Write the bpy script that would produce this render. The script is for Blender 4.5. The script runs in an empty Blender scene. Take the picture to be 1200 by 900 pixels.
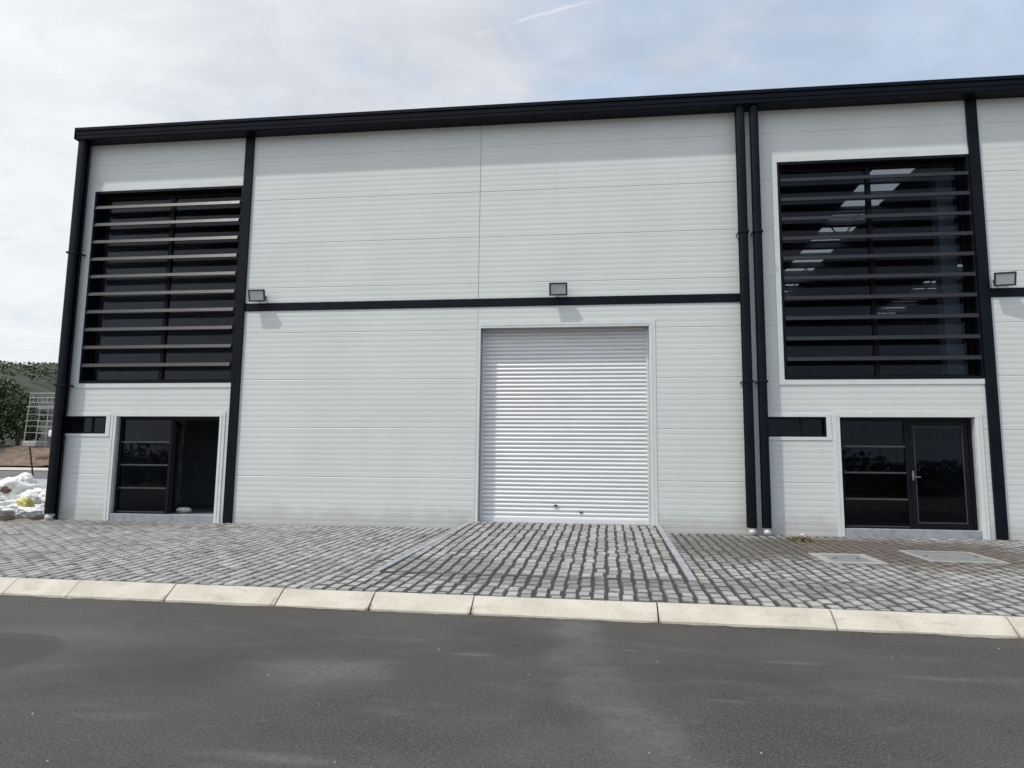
import bpy, bmesh, math, random
from mathutils import Vector, Matrix, noise
random.seed(7)
S = bpy.context.scene
COL = S.collection
R = math.radians

# ------------------------------------------------------------------ camera
cam = bpy.data.objects.new('camera', bpy.data.cameras.new('camera'))
COL.objects.link(cam)
r_ = Vector((0.991532, 0.129336, 0.011688)); u_ = Vector((0.004861, -0.126905, 0.991903)); f_ = Vector((-0.129772, 0.983447, 0.12646))
m = Matrix((r_, u_, -f_)).transposed().to_4x4(); m.translation = Vector((0, -15.9408, 1.007))
cam.matrix_world = m
cam.data.sensor_width = 36.0; cam.data.lens = 839.62 / 1200 * 36
cam.data.clip_start = 0.05; cam.data.clip_end = 3000
S.camera = cam

# ------------------------------------------------------------------ light
SUN = Vector((-1.2, -1.0, 2.7)).normalized()
sl = bpy.data.lights.new('sun', 'SUN'); sl.energy = 2.75; sl.angle = R(0.8); sl.color = (1, 0.965, 0.91)
so = bpy.data.objects.new('sun', sl); COL.objects.link(so)
so.rotation_euler = SUN.to_track_quat('Z', 'Y').to_euler(); so.location = (-20, -20, 40)

W = bpy.data.worlds.new('World'); S.world = W; W.use_nodes = True
nt = W.node_tree; N = nt.nodes; L = nt.links
for n in list(N): N.remove(n)
def wn(t, **k):
    n = N.new(t)
    for a, b in k.items(): setattr(n, a, b)
    return n
def wmath(op, a, b=None, c=None):
    n = wn('ShaderNodeMath', operation=op)
    for i, v in enumerate((a, b, c)):
        if v is None: continue
        if isinstance(v, (int, float)): n.inputs[i].default_value = v
        else: L.new(v, n.inputs[i])
    return n.outputs[0]
def wvec(op, a, b=None):
    n = wn('ShaderNodeVectorMath', operation=op)
    for i, v in enumerate((a, b)):
        if v is None: continue
        if isinstance(v, (tuple, list)): n.inputs[i].default_value = v
        else: L.new(v, n.inputs[i])
    return n
def wstep(v, lo, hi, a=0.0, b=1.0):
    n = wn('ShaderNodeMapRange'); n.interpolation_type = 'SMOOTHSTEP'
    L.new(v, n.inputs[0])
    for i, x in enumerate((lo, hi, a, b)): n.inputs[i + 1].default_value = x
    return n.outputs[0]
out = wn('ShaderNodeOutputWorld'); bg = wn('ShaderNodeBackground'); bg.inputs[1].default_value = 0.135
sky = wn('ShaderNodeTexSky'); sky.sky_type = 'NISHITA'; sky.sun_disc = False
sky.sun_elevation = math.asin(SUN.z); sky.sun_rotation = math.atan2(SUN.x, SUN.y) % (2 * math.pi)
sky.air_density = 1.0; sky.dust_density = 1.5; sky.ozone_density = 1.0
tc = wn('ShaderNodeTexCoord'); D = tc.outputs['Generated']
sep = wn('ShaderNodeSeparateXYZ'); L.new(D, sep.inputs[0])
zz = wmath('ADD', wmath('MAXIMUM', sep.outputs[2], 0.0), 0.22)
cmb = wn('ShaderNodeCombineXYZ'); L.new(wmath('DIVIDE', sep.outputs[0], zz), cmb.inputs[0]); L.new(wmath('DIVIDE', sep.outputs[1], zz), cmb.inputs[1])
mp = wn('ShaderNodeMapping'); mp.inputs['Rotation'].default_value = (0, 0, R(35)); mp.inputs['Scale'].default_value = (0.85, 1.25, 1); mp.inputs['Location'].default_value = (3.1, 1.7, 0)
L.new(cmb.outputs[0], mp.inputs[0])
n1 = wn('ShaderNodeTexNoise'); n1.inputs['Scale'].default_value = 1.3; n1.inputs['Detail'].default_value = 9; n1.inputs['Roughness'].default_value = 0.5; n1.inputs['Distortion'].default_value = 0.5
L.new(mp.outputs[0], n1.inputs['Vector'])
n2 = wn('ShaderNodeTexNoise'); n2.inputs['Scale'].default_value = 2.6; n2.inputs['Detail'].default_value = 10; n2.inputs['Roughness'].default_value = 0.55; n2.inputs['Distortion'].default_value = 0.8
L.new(mp.outputs[0], n2.inputs['Vector'])
# veil is thicker on the left (west) side and towards the horizon
bias = wmath('MULTIPLY_ADD', sep.outputs[0], -0.42, 0.0)
hz = wstep(sep.outputs[2], 0.0, 0.5, 0.22, 0.0)
cov = wmath('ADD', wmath('ADD', n1.outputs[0], bias), hz)
cov = wmath('ADD', cov, wmath('MULTIPLY_ADD', n2.outputs[0], 0.3, -0.15))
fac = wstep(cov, 0.25, 0.85, 0.62, 0.98)
# contrail along a great circle
A = Vector((-0.1782, 0.8206, 0.543)); B = Vector((-0.0184, 0.8165, 0.577)); nn = A.cross(B).normalized()
dj = wvec('ADD', D, None)
jn = wn('ShaderNodeTexNoise'); jn.inputs['Scale'].default_value = 26; L.new(D, jn.inputs['Vector'])
dd = wmath('ABSOLUTE', wmath('ADD', wvec('DOT_PRODUCT', D, tuple(nn)).outputs['Value'], wmath('MULTIPLY_ADD', jn.outputs[0], 0.008, -0.004)))
band = wstep(dd, 0.0, 0.0030, 1.0, 0.0)
al = wvec('DOT_PRODUCT', D, tuple((B - A).normalized())).outputs['Value']
a0 = A.dot((B - A).normalized()); a1 = B.dot((B - A).normalized())
ends = wmath('MULTIPLY', wstep(al, a0 - 0.01, a0 + 0.05), wstep(al, a1 - 0.02, a1 + 0.05, 1, 0))
trail = wmath('MULTIPLY', wmath('MULTIPLY', band, ends), wstep(jn.outputs[0], 0.35, 0.62, 0.04, 0.45))
cl = wn('ShaderNodeMix', data_type='RGBA'); L.new(wstep(wmath('ADD', wmath('MULTIPLY_ADD', n2.outputs[0], 1.5, -0.20), wmath('MULTIPLY', sep.outputs[0], -0.62)), 0.38, 0.80), cl.inputs[0])
cl.inputs[6].default_value = (5.45, 6.35, 7.65, 1); cl.inputs[7].default_value = (7.25, 7.42, 7.55, 1)
mx = wn('ShaderNodeMix', data_type='RGBA'); L.new(fac, mx.inputs[0]); L.new(sky.outputs[0], mx.inputs[6]); 
n3 = wn('ShaderNodeTexNoise'); n3.inputs['Scale'].default_value = 5.5; n3.inputs['Detail'].default_value = 9; n3.inputs['Roughness'].default_value = 0.6; n3.inputs['Distortion'].default_value = 1.2
L.new(mp.outputs[0], n3.inputs['Vector'])
glow = wn('ShaderNodeVectorMath', operation='SCALE'); L.new(cl.outputs[2], glow.inputs[0]); L.new(wmath('MULTIPLY', wstep(wvec('DOT_PRODUCT', D, tuple(SUN)).outputs['Value'], 0.35, 1.0, 1.0, 1.7), wstep(n3.outputs[0], 0.34, 0.66, 0.955, 1.035)), glow.inputs[3])   # thin cloud is brighter round the sun
L.new(glow.outputs[0], mx.inputs[7])
mx2 = wn('ShaderNodeMix', data_type='RGBA'); L.new(trail, mx2.inputs[0]); L.new(mx.outputs[2], mx2.inputs[6]); mx2.inputs[7].default_value = (7.3, 7.5, 7.7, 1)
L.new(mx2.outputs[2], bg.inputs[0]); L.new(bg.outputs[0], out.inputs[0])
S.view_settings.view_transform = 'Standard'; S.view_settings.look = 'None'; S.view_settings.gamma = 1
S.view_settings.use_curve_mapping = False
S.view_settings.exposure = -0.13

# ------------------------------------------------------------------ materials
class MT:
    def __init__(s, name):
        s.m = bpy.data.materials.new(name); s.m.use_nodes = True; s.t = s.m.node_tree
        s.n = s.t.nodes; s.b = s.n['Principled BSDF']; s.out = s.n['Material Output']
        s.tc = s.n.new('ShaderNodeTexCoord'); s.geo = s.n.new('ShaderNodeNewGeometry'); s.pos = s.geo.outputs['Position']
    def link(s, a, b): s.t.links.new(a, b)
    def val(s, i, v):
        if isinstance(v, (int, float)): i.default_value = v
        elif isinstance(v, tuple): i.default_value = v if len(v) == 4 or i.type != 'RGBA' else v + (1,)
        else: s.link(v, i)
    def noise(s, scale, detail=4, rough=0.55, stretch=None, dist=0.0, vec=None):
        n = s.n.new('ShaderNodeTexNoise'); n.inputs['Scale'].default_value = scale; n.inputs['Detail'].default_value = detail
        n.inputs['Roughness'].default_value = rough; n.inputs['Distortion'].default_value = dist
        v = vec or s.pos
        if stretch:
            mpn = s.n.new('ShaderNodeMapping'); mpn.inputs['Scale'].default_value = stretch; s.link(v, mpn.inputs[0]); v = mpn.outputs[0]
        s.link(v, n.inputs['Vector']); return n.outputs[0]
    def voro(s, scale, feature='F1', out=0):
        n = s.n.new('ShaderNodeTexVoronoi'); n.inputs['Scale'].default_value = scale; n.feature = feature; s.link(s.pos, n.inputs['Vector']); return n.outputs[out]
    def math(s, op, a, b=0.0, c=None):
        n = s.n.new('ShaderNodeMath'); n.operation = op; s.val(n.inputs[0], a); s.val(n.inputs[1], b)
        if c is not None: s.val(n.inputs[2], c)
        return n.outputs[0]
    def step(s, v, lo, hi, a=0.0, b=1.0, smooth=True):
        n = s.n.new('ShaderNodeMapRange'); n.interpolation_type = 'SMOOTHSTEP' if smooth else 'LINEAR'; s.val(n.inputs[0], v)
        for i, x in enumerate((lo, hi, a, b)): n.inputs[i + 1].default_value = x
        return n.outputs[0]
    def mix(s, f, a, b):
        n = s.n.new('ShaderNodeMix'); n.data_type = 'RGBA'; s.val(n.inputs[0], f); s.val(n.inputs[6], a); s.val(n.inputs[7], b); return n.outputs[2]
    def xyz(s):
        n = s.n.new('ShaderNodeSeparateXYZ'); s.link(s.pos, n.inputs[0]); return n.outputs
    def attr(s, name):
        n = s.n.new('ShaderNodeAttribute'); n.attribute_name = name; return n.outputs['Fac']
    def bump(s, h, strength=0.3, dist=0.01):
        n = s.n.new('ShaderNodeBump'); n.inputs['Strength'].default_value = strength; n.inputs['Distance'].default_value = dist; s.link(h, n.inputs['Height']); s.link(n.outputs[0], s.b.inputs['Normal'])
    def set(s, col=None, rough=None, metal=None, spec=None):
        if col is not None: s.val(s.b.inputs['Base Color'], col)
        if rough is not None: s.val(s.b.inputs['Roughness'], rough)
        if metal is not None: s.b.inputs['Metallic'].default_value = metal
        if spec is not None: s.b.inputs['Specular IOR Level'].default_value = spec
        return s.m
M = {}
def simple(name, col, rough=0.5, metal=0.0, var=0.12, scale=3.0, spec=None):
    t = MT(name); n = t.noise(scale, 5)
    c2 = tuple(x * (1 - var) for x in col); c1 = tuple(min(1, x * (1 + var)) for x in col)
    t.set(t.mix(t.step(n, 0.3, 0.7), c2, c1), t.step(t.noise(scale * 2.3), 0.3, 0.7, rough * 0.88, min(1, rough * 1.12)), metal, spec)
    M[name] = t.m; return t
# white wall sheet: faint panel-to-panel tone, rain streaks, dust splashed on the foot of the wall
t = MT('white_sheet'); x, y, z = t.xyz()
streak = t.noise(1.0, 6, 0.65, stretch=(5.0, 1.0, 0.22))
blot = t.noise(0.7, 4)
c = t.mix(t.step(blot, 0.3, 0.7), (0.605, 0.626, 0.602), (0.640, 0.660, 0.636))
c = t.mix(t.step(streak, 0.58, 0.80, 0.0, 0.22), c, (0.42, 0.425, 0.40))
foot = t.math('ADD', z, t.math('MULTIPLY', t.noise(3.0, 5), -0.55))
c = t.mix(t.step(foot, -0.38, 0.10, 0.45, 0.0), c, (0.33, 0.31, 0.275))
t.set(c, t.step(t.noise(9), 0.3, 0.7, 0.42, 0.55)); t.bump(t.noise(1.6, 3), 0.10, 0.02); M['white_sheet'] = t.m
simple('white_flashing', (0.64, 0.655, 0.645), 0.42, var=0.04)
t = simple('dark_metal', (0.0034, 0.0052, 0.0100), 0.45, var=0.25, scale=1.5, spec=0.14)
simple('black_frame', (0.0035, 0.0044, 0.0070), 0.45, var=0.15, spec=0.18)
t = MT('blade_metal'); t.set(t.mix(t.step(t.noise(2.0, 4), .3, .7), (0.008, 0.008, 0.0095), (0.012, 0.0115, 0.013)), t.step(t.noise(5), .3, .7, 0.34, 0.40), 0.0, 0.4); M['blade_metal'] = t.m
t = MT('galvanised'); n = t.noise(1.2, 3, stretch=(0.4, 1, 6))
t.set(t.mix(t.step(n, 0.3, 0.7), (0.68, 0.685, 0.685), (0.75, 0.752, 0.75)), t.step(t.noise(4), .3, .7, 0.34, 0.44), 0.25); M['galvanised'] = t.m
simple('silver', (0.75, 0.76, 0.77), 0.3, 0.7, var=0.05)
simple('lamp_body', (0.03, 0.03, 0.03), 0.5)
simple('lamp_lens', (0.42, 0.42, 0.44), 0.22, var=0.06)
simple('concrete', (0.33, 0.335, 0.335), 0.85, var=0.15, scale=6)
simple('blue_concrete', (0.29, 0.302, 0.318), 0.8, var=0.15, scale=5)
simple('inner_wall', (0.24, 0.25, 0.275), 0.8)
simple('inner_steel', (0.16, 0.16, 0.17), 0.6)
simple('bar_metal', (0.045, 0.046, 0.05), 0.45)
simple('pale_steel', (0.30, 0.30, 0.295), 0.5, var=0.2)
simple('black_pole', (0.015, 0.015, 0.017), 0.5)
simple('bark', (0.10, 0.075, 0.055), 0.9)
simple('paper', (0.5, 0.48, 0.44), 0.7)
simple('weed', (0.155, 0.12, 0.055), 0.8, var=0.4, scale=30)
simple('soil_brown', (0.125, 0.075, 0.05), 0.95, var=0.35, scale=12)
def sackmat(name, a, b):
    t = MT(name); n = t.noise(5, 6); t.set(t.mix(t.step(n, .3, .65), a, b), 0.62)
    w = t.noise(9, 7, 0.6, dist=0.7); t.bump(w, 0.7, 0.05); M[name] = t.m
sackmat('white_plastic', (0.66, 0.655, 0.63), (0.83, 0.83, 0.81)); sackmat('yellow_plastic', (0.60, 0.53, 0.17), (0.72, 0.65, 0.30)); sackmat('ochre_plastic', (0.42, 0.34, 0.12), (0.55, 0.46, 0.2))
def leafmat(name, a, b):
    t = MT(name); o = t.attr('tone'); t.set(t.mix(o, a, b), 0.6); M[name] = t.m
leafmat('leaf_mid', (0.028, 0.045, 0.013), (0.075, 0.105, 0.032)); leafmat('leaf_pale', (0.05, 0.07, 0.022), (0.12, 0.145, 0.055)); leafmat('leaf_dark', (0.015, 0.026, 0.010), (0.04, 0.06, 0.02))
# glass: dark tinted sheet that mirrors and lets some light through
t = MT('glass'); tr = t.n.new('ShaderNodeBsdfTransparent'); tr.inputs[0].default_value = (0.56, 0.59, 0.64, 1)
gl = t.n.new('ShaderNodeBsdfGlossy'); gl.inputs['Roughness'].default_value = 0.015; gl.inputs[0].default_value = (0.92, 0.96, 1, 1)
fr = t.n.new('ShaderNodeFresnel'); fr.inputs[0].default_value = 1.27
bn = t.n.new('ShaderNodeBump'); bn.inputs['Strength'].default_value = 0.008; bn.inputs['Distance'].default_value = 0.02; t.link(t.noise(0.8, 2), bn.inputs['Height']); t.link(bn.outputs[0], gl.inputs['Normal'])
ms = t.n.new('ShaderNodeMixShader'); t.link(fr.outputs[0], ms.inputs[0]); t.link(tr.outputs[0], ms.inputs[1]); t.link(gl.outputs[0], ms.inputs[2]); t.link(ms.outputs[0], t.out.inputs[0]); M['glass'] = t.m
t = MT('skylight_sheet'); tr = t.n.new('ShaderNodeBsdfTranslucent'); tr.inputs[0].default_value = (0.58, 0.58, 0.56, 1); t.link(tr.outputs[0], t.out.inputs[0]); M['skylight_sheet'] = t.m
# asphalt
t = MT('asphalt'); x, y, z = t.xyz()
grit = t.math('ADD', t.math('MULTIPLY', t.noise(88, 3, 0.7), 0.68), t.math('MULTIPLY', t.noise(38, 3, 0.7), 0.32)); grit2 = t.voro(140)
big = t.noise(0.45, 6, 0.6, dist=0.4); mid = t.noise(2.2, 6, 0.65, stretch=(0.6, 1.3, 1))
c = t.mix(t.step(big, 0.32, 0.68), (0.030, 0.0272, 0.0236), (0.051, 0.0472, 0.042))
c = t.mix(t.step(mid, 0.52, 0.75, 0, 0.6), c, (0.085, 0.081, 0.074)); c = t.mix(t.step(t.noise(1.1, 7, .65), 0.52, 0.70, 0, 0.6), c, (0.024, 0.0225, 0.021)); c = t.mix(t.step(t.noise(6.0, 6, .7, stretch=(.5, 1.4, 1)), 0.60, 0.74, 0, 0.5), c, (0.10, 0.096, 0.088))
c = t.mix(t.step(grit, 0.47, 0.64, 0.0, 0.8), c, (0.130, 0.122, 0.108))
c = t.mix(t.step(grit, 0.36, 0.47, 0.85, 0.0), c, (0.016, 0.016, 0.016))
# dusty wheel track that swings over the road, and two dust smears
wob = t.math('MULTIPLY_ADD', t.noise(1.3, 6, .65), 0.8, -0.4)
dy_ = t.math('SUBTRACT', -8.48, y)
xc = t.math('ADD', t.math('MULTIPLY', t.math('MULTIPLY_ADD', dy_, 0.045, 0.06), dy_), -0.30)
dust = t.step(t.noise(17, 6, .78), 0.38, 0.66, 0.40, 1.0)
dx = t.math('ABSOLUTE', t.math('SUBTRACT', t.math('ADD', x, wob), xc))
tm = t.math('MULTIPLY', t.step(dx, 0.08, 0.42, 1, 0), t.math('MULTIPLY', dust, t.step(mid, 0.25, 0.65, 0.10, 0.62)))
c = t.mix(tm, c, (0.128, 0.123, 0.116))
def smear(cx, cy, rx, ry, amt, col=(0.122, 0.118, 0.108)):
    global c
    a = t.math('DIVIDE', t.math('SUBTRACT', x, cx), rx); b = t.math('DIVIDE', t.math('SUBTRACT', y, cy), ry)
    d = t.math('ADD', t.math('SQRT', t.math('ADD', t.math('MULTIPLY', a, a), t.math('MULTIPLY', b, b))), t.math('MULTIPLY_ADD', mid, 2.2, -1.1))
    c = t.mix(t.math('MULTIPLY', dust, t.step(d, 0.0, 1.2, amt, 0.0)), c, col)
smear(-3.6, -10.3, 1.0, 1.0, .65, (.022, .0205, .019)); smear(1.25, -9.7, 1.1, 0.9, .6, (.024, .0222, .020)); smear(-1.0, -9.0, .9, .5, .5, (.023, .0215, .02)); smear(-2.3, -10.2, 0.7, 0.65, 0.85); smear(-1.85, -11.9, 0.45, 0.1, 0.8); smear(2.8, -9.5, 0.5, 0.08, 0.7); smear(1.6, -9.2, 0.3, 0.07, 0.7); smear(-1.2, -9.4, .25, .06, .7); smear(0.9, -10.4, .2, .05, .7); smear(3.6, -9.9, .25, .05, .7); smear(-5.2, -9.3, 1.3, .5, .5); smear(.2, -9.0, .12, .06, .7)
# dark patch with a round edge at the far left
a = t.math('ADD', x, 5.65); b = t.math('ADD', y, 10.25)
rr = t.math('SQRT', t.math('ADD', t.math('MULTIPLY', a, a), t.math('MULTIPLY', b, b)))
c = t.mix(t.step(t.math('ADD', rr, t.math('MULTIPLY', mid, 0.15)), 0.92, 1.02, 0.6, 0.0), c, (0.03, 0.029, 0.029))
t.set(c, t.step(grit, .3, .7, 0.8, 0.95)); t.bump(t.math('ADD', grit, t.math('MULTIPLY', grit2, 0.6)), 0.5, 0.008); M['asphalt'] = t.m
# kerb concrete
t = MT('kerb_concrete'); n = t.noise(2.2, 6, 0.65); g = t.noise(60, 3, 0.7)
c = t.mix(t.step(n, .3, .7), (0.41, 0.372, 0.302), (0.53, 0.49, 0.41)); c = t.mix(t.step(g, .35, .7, 0.0, 0.35), c, (0.62, 0.58, 0.50))
c = t.mix(t.step(t.noise(5, 6, 0.7, stretch=(0.35, 1, 1)), 0.52, 0.72, 0, 0.55), c, (0.30, 0.26, 0.20)); c = t.mix(t.step(t.noise(1.0, 5, .7, stretch=(14, .8, .8)), 0.62, 0.75, 0, 0.5), c, (0.20, 0.16, 0.12)); c = t.mix(t.step(t.noise(28, 4, .7), .56, .7, 0, .5), c, (0.30, .275, .23)); x, y, z = t.xyz()
for xj, am in ((-2.75, .85), (-1.54, .85), (-3.95, .6), (-5.37, .5), (.56, .5), (4.14, .3)):
    dj_ = t.math('ADD', t.math('ABSOLUTE', t.math('SUBTRACT', x, xj)), t.math('MULTIPLY', t.math('ADD', z, .55), .45))
    c = t.mix(t.step(t.math('ADD', dj_, t.math('MULTIPLY_ADD', t.noise(14, 4), .10, -.05)), 0.0, 0.06, am, 0.0), c, (0.16, 0.095, 0.05))
t.set(c, 0.9); t.bump(g, 0.4, 0.01); M['kerb_concrete'] = t.m
# paving blocks
t = MT('paver_concrete'); x, y, z = t.xyz(); tone = t.attr('tone'); side = t.attr('side')
n = t.noise(2.0, 6, 0.62); g = t.noise(45, 4, 0.7)
c = t.mix(tone, (0.165, 0.162, 0.156), (0.385, 0.379, 0.36)); c = t.mix(t.step(g, .35, .7, 0, .4), c, (0.36, 0.355, 0.34))
c = t.mix(t.step(n, 0.50, 0.70, 0, 0.6), c, (0.115, 0.107, 0.096)); c = t.mix(t.step(t.noise(7.0, 5, .7), 0.50, 0.70, 0, 0.55), c, (0.12, 0.113, 0.103))
def patch(cx, cy, rx, ry, amt, col):
    global c
    a = t.math('DIVIDE', t.math('SUBTRACT', x, cx), rx); b = t.math('DIVIDE', t.math('SUBTRACT', y, cy), ry)
    d = t.math('ADD', t.math('SQRT', t.math('ADD', t.math('MULTIPLY', a, a), t.math('MULTIPLY', b, b))), t.math('MULTIPLY_ADD', n, 1.6, -0.8))
    c = t.mix(t.step(d, 0.55, 1.15, amt, 0.0), c, col)
patch(4.8, -2.3, 3.1, 2.2, 0.92, (0.110, 0.086, 0.066)); patch(2.2, -2.0, 1.3, 2.6, 0.62, (0.095, 0.085, 0.075))
patch(-2.2, -5.4, 1.2, 0.9, 0.45, (0.08, 0.075, 0.07)); patch(-0.3, -6.3, 2.4, 0.45, 0.5, (0.085, 0.08, 0.075)); patch(2.6, -6.2, 1.5, 0.7, 0.35, (0.09, 0.085, 0.075))
patch(-11.5, -0.6, 2.2, 0.6, 0.4, (0.13, 0.115, 0.095))
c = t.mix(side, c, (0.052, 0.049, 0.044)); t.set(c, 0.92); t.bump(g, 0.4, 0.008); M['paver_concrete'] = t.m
simple('joint_soil', (0.040, 0.037, 0.033), 1.0, var=0.3, scale=20)
# terrain: earth, dry grass, gravel, concrete and road bands come as separate meshes
t = MT('earth'); n = t.noise(0.25, 6); n2 = t.noise(3.5, 6, .7)
c = t.mix(t.step(n, .35, .65), (0.16, 0.125, 0.09), (0.21, 0.18, 0.13)); c = t.mix(t.step(n2, .5, .7, 0, .6), c, (0.085, 0.065, 0.05)); t.set(c, 0.95); t.bump(n2, .6, .1); M['earth'] = t.m
t = MT('rubble'); n = t.noise(0.9, 7, .7); v = t.voro(1.4)
c = t.mix(t.step(n, .35, .65), (0.115, 0.075, 0.05), (0.20, 0.145, 0.105)); c = t.mix(t.step(v, 0.1, 0.32, 0.6, 0), c, (0.30, 0.26, 0.21)); t.set(c, .95); t.bump(n, .8, .3); M['rubble'] = t.m
simple('yard_concrete', (0.30, 0.31, 0.31), 0.9, var=0.15, scale=0.6)
simple('far_asphalt', (0.105, 0.108, 0.11), 0.9, var=0.2, scale=0.5)
t = MT('hill_scrub'); n = t.noise(0.11, 8, .75); n2 = t.noise(0.010, 4)
c = t.mix(t.step(n, .38, .62), (0.018, 0.023, 0.014), (0.066, 0.072, 0.044)); c = t.mix(t.step(n2, .45, .65, 0, .5), c, (0.078, 0.078, 0.055)); t.set(c, 1.0); t.bump(n, .9, 3.0); M['hill_scrub'] = t.m

# ------------------------------------------------------------------ mesh helpers
ORG = {}
class MB:
    def __init__(s): s.v = []; s.f = []; s.fa = {}; s.mi = []; s.cur = 0
    def face(s, pts, **at):
        i = len(s.v); s.v += [tuple(p) for p in pts]; s.f.append(tuple(range(i, i + len(pts)))); s.mi.append(s.cur)
        for k, v in at.items(): s.fa.setdefault(k, {})[len(s.f) - 1] = v
    def hull(s, idx_faces, pts, **at):
        i = len(s.v); s.v += [tuple(p) for p in pts]
        for q in idx_faces:
            s.f.append(tuple(i + k for k in q)); s.mi.append(s.cur)
            for k, v in at.items(): s.fa.setdefault(k, {})[len(s.f) - 1] = v
    def box(s, x0, x1, y0, y1, z0, z1):
        s.hull([(0, 3, 2, 1), (4, 5, 6, 7), (0, 1, 5, 4), (1, 2, 6, 5), (2, 3, 7, 6), (3, 0, 4, 7)],
               [(x0, y0, z0), (x1, y0, z0), (x1, y1, z0), (x0, y1, z0), (x0, y0, z1), (x1, y0, z1), (x1, y1, z1), (x0, y1, z1)]); return s
    def prism_x(s, poly, x0, x1):      # poly: (y,z)
        n = len(poly); pts = [(x0, a, b) for a, b in poly] + [(x1, a, b) for a, b in poly]
        s.hull([tuple(range(n))[::-1], tuple(range(n, 2 * n))] + [(k, (k + 1) % n, n + (k + 1) % n, n + k) for k in range(n)], pts); return s
    def prism_z(s, poly, z0, z1):      # poly: (x,y)
        n = len(poly); pts = [(a, b, z0) for a, b in poly] + [(a, b, z1) for a, b in poly]
        s.hull([tuple(range(n))[::-1], tuple(range(n, 2 * n))] + [(k, (k + 1) % n, n + (k + 1) % n, n + k) for k in range(n)], pts); return s
    def tube(s, pts, rad, n=10):
        pts = [Vector(p) for p in pts]; rad = rad if isinstance(rad, (list, tuple)) else [rad] * len(pts)
        i0 = len(s.v)
        for k, p in enumerate(pts):
            d = (pts[min(k + 1, len(pts) - 1)] - pts[max(k - 1, 0)]).normalized()
            a = d.cross(Vector((0, 0, 1)) if abs(d.z) < .9 else Vector((1, 0, 0))).normalized(); b = d.cross(a)
            for j in range(n):
                w = 2 * math.pi * j / n; s.v.append(tuple(p + (a * math.cos(w) + b * math.sin(w)) * rad[k]))
        for k in range(len(pts) - 1):
            for j in range(n):
                s.f.append((i0 + k * n + j, i0 + k * n + (j + 1) % n, i0 + (k + 1) * n + (j + 1) % n, i0 + (k + 1) * n + j)); s.mi.append(s.cur)
        s.f.append(tuple(i0 + j for j in range(n))[::-1]); s.mi.append(s.cur)
        s.f.append(tuple(i0 + (len(pts) - 1) * n + j for j in range(n))); s.mi.append(s.cur)
        return s
    def build(s, name, mat, parent=None, smooth=False, bevel=0.0, recalc=True, origin=None):
        xs = [p[0] for p in s.v]; ys = [p[1] for p in s.v]; zs = [p[2] for p in s.v]
        o = Vector(origin) if origin else Vector(((min(xs) + max(xs)) / 2, (min(ys) + max(ys)) / 2, min(zs)))
        me = bpy.data.meshes.new(name); me.from_pydata([(Vector(p) - o) for p in s.v], [], s.f); me.update()
        for mm in (mat if isinstance(mat, (list, tuple)) else [mat]): me.materials.append(M[mm])
        if any(s.mi): me.polygons.foreach_set('material_index', s.mi)
        for k, dct in s.fa.items():
            at = me.attributes.new(k, 'FLOAT', 'FACE')
            arr = [dct.get(q, 0.0) for q in range(len(s.f))]; at.data.foreach_set('value', arr)
        if recalc:
            bm = bmesh.new(); bm.from_mesh(me)
            bmesh.ops.remove_doubles(bm, verts=bm.verts, dist=1e-5) if smooth else None
            bmesh.ops.recalc_face_normals(bm, faces=bm.faces); bm.to_mesh(me); bm.free()
        if smooth: me.polygons.foreach_set('use_smooth', [True] * len(me.polygons))
        ob = bpy.data.objects.new(name, me); COL.objects.link(ob)
        if parent: ob.parent = parent; ob.location = o - ORG[parent.name]
        else: ob.location = o
        ORG[ob.name] = o
        if bevel:
            b = ob.modifiers.new('bevel', 'BEVEL'); b.width = bevel; b.segments = 2; b.limit_method = 'ANGLE'
        return ob
def empty(name, loc):
    o = bpy.data.objects.new(name, None); COL.objects.link(o); o.location = loc; o.empty_display_size = 0.3; ORG[o.name] = Vector(loc); return o
def tag(o, label=None, cat=None, group=None, kind=None):
    if label: o['label'] = label
    if cat: o['category'] = cat
    if group: o['group'] = group
    if kind: o['kind'] = kind
    return o
def struct(o): o['kind'] = 'structure'; return o

# ------------------------------------------------------------------ ground
def sstep(a, b, x):
    t = max(0, min(1, (x - a) / (b - a))); return t * t * (3 - 2 * t)
YK = lambda x: -7.413 - 0.0262 * (x - 0.55)          # back edge of the kerb
PZ = lambda y: -0.171 + 0.0313 * y                   # pavement plane
def prof(y):                                         # ground rises gently behind the building line
    pts = [(0, -.19), (4, -.16), (11.5, .08), (29, .34), (47, .85), (50, 1.15), (53, 1.3), (60, 3.4), (68, 3.9), (100, 4.5), (160, 7)]
    if y <= 0: return -.70 + (.51) * sstep(-6, 0, y)
    for (a, b), (c_, d) in zip(pts, pts[1:]):
        if y <= c_: return b + (d - b) * (y - a) / (c_ - a)
    return 7
def gz(x, y):
    w = sstep(-13.6, -17, x)
    base = -0.72
    z = base + (prof(y) - base) * w
    if x > -13.3: z = -0.72
    if y > 52 and x < -17: z += 0.5 * noise.noise(Vector((x * .25, y * .25, 1))) + .25 * noise.noise(Vector((x * .9, y * .9, 4)))
    return z
def grid(xs, ys, fz, name, mat, lift=0.0):
    b = MB(); nx = len(xs)
    b.v = [(x, y, fz(x, y) + lift) for y in ys for x in xs]
    for j in range(len(ys) - 1):
        for i in range(nx - 1):
            b.f.append((j * nx + i, j * nx + i + 1, (j + 1) * nx + i + 1, (j + 1) * nx + i)); b.mi.append(0)
    return struct(b.build(name, mat, smooth=True, recalc=False, origin=(0, 0, 0)))
def frange(a, b, s):
    n = max(1, round((b - a) / s)); return [a + (b - a) * k / n for k in range(n + 1)]
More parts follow.
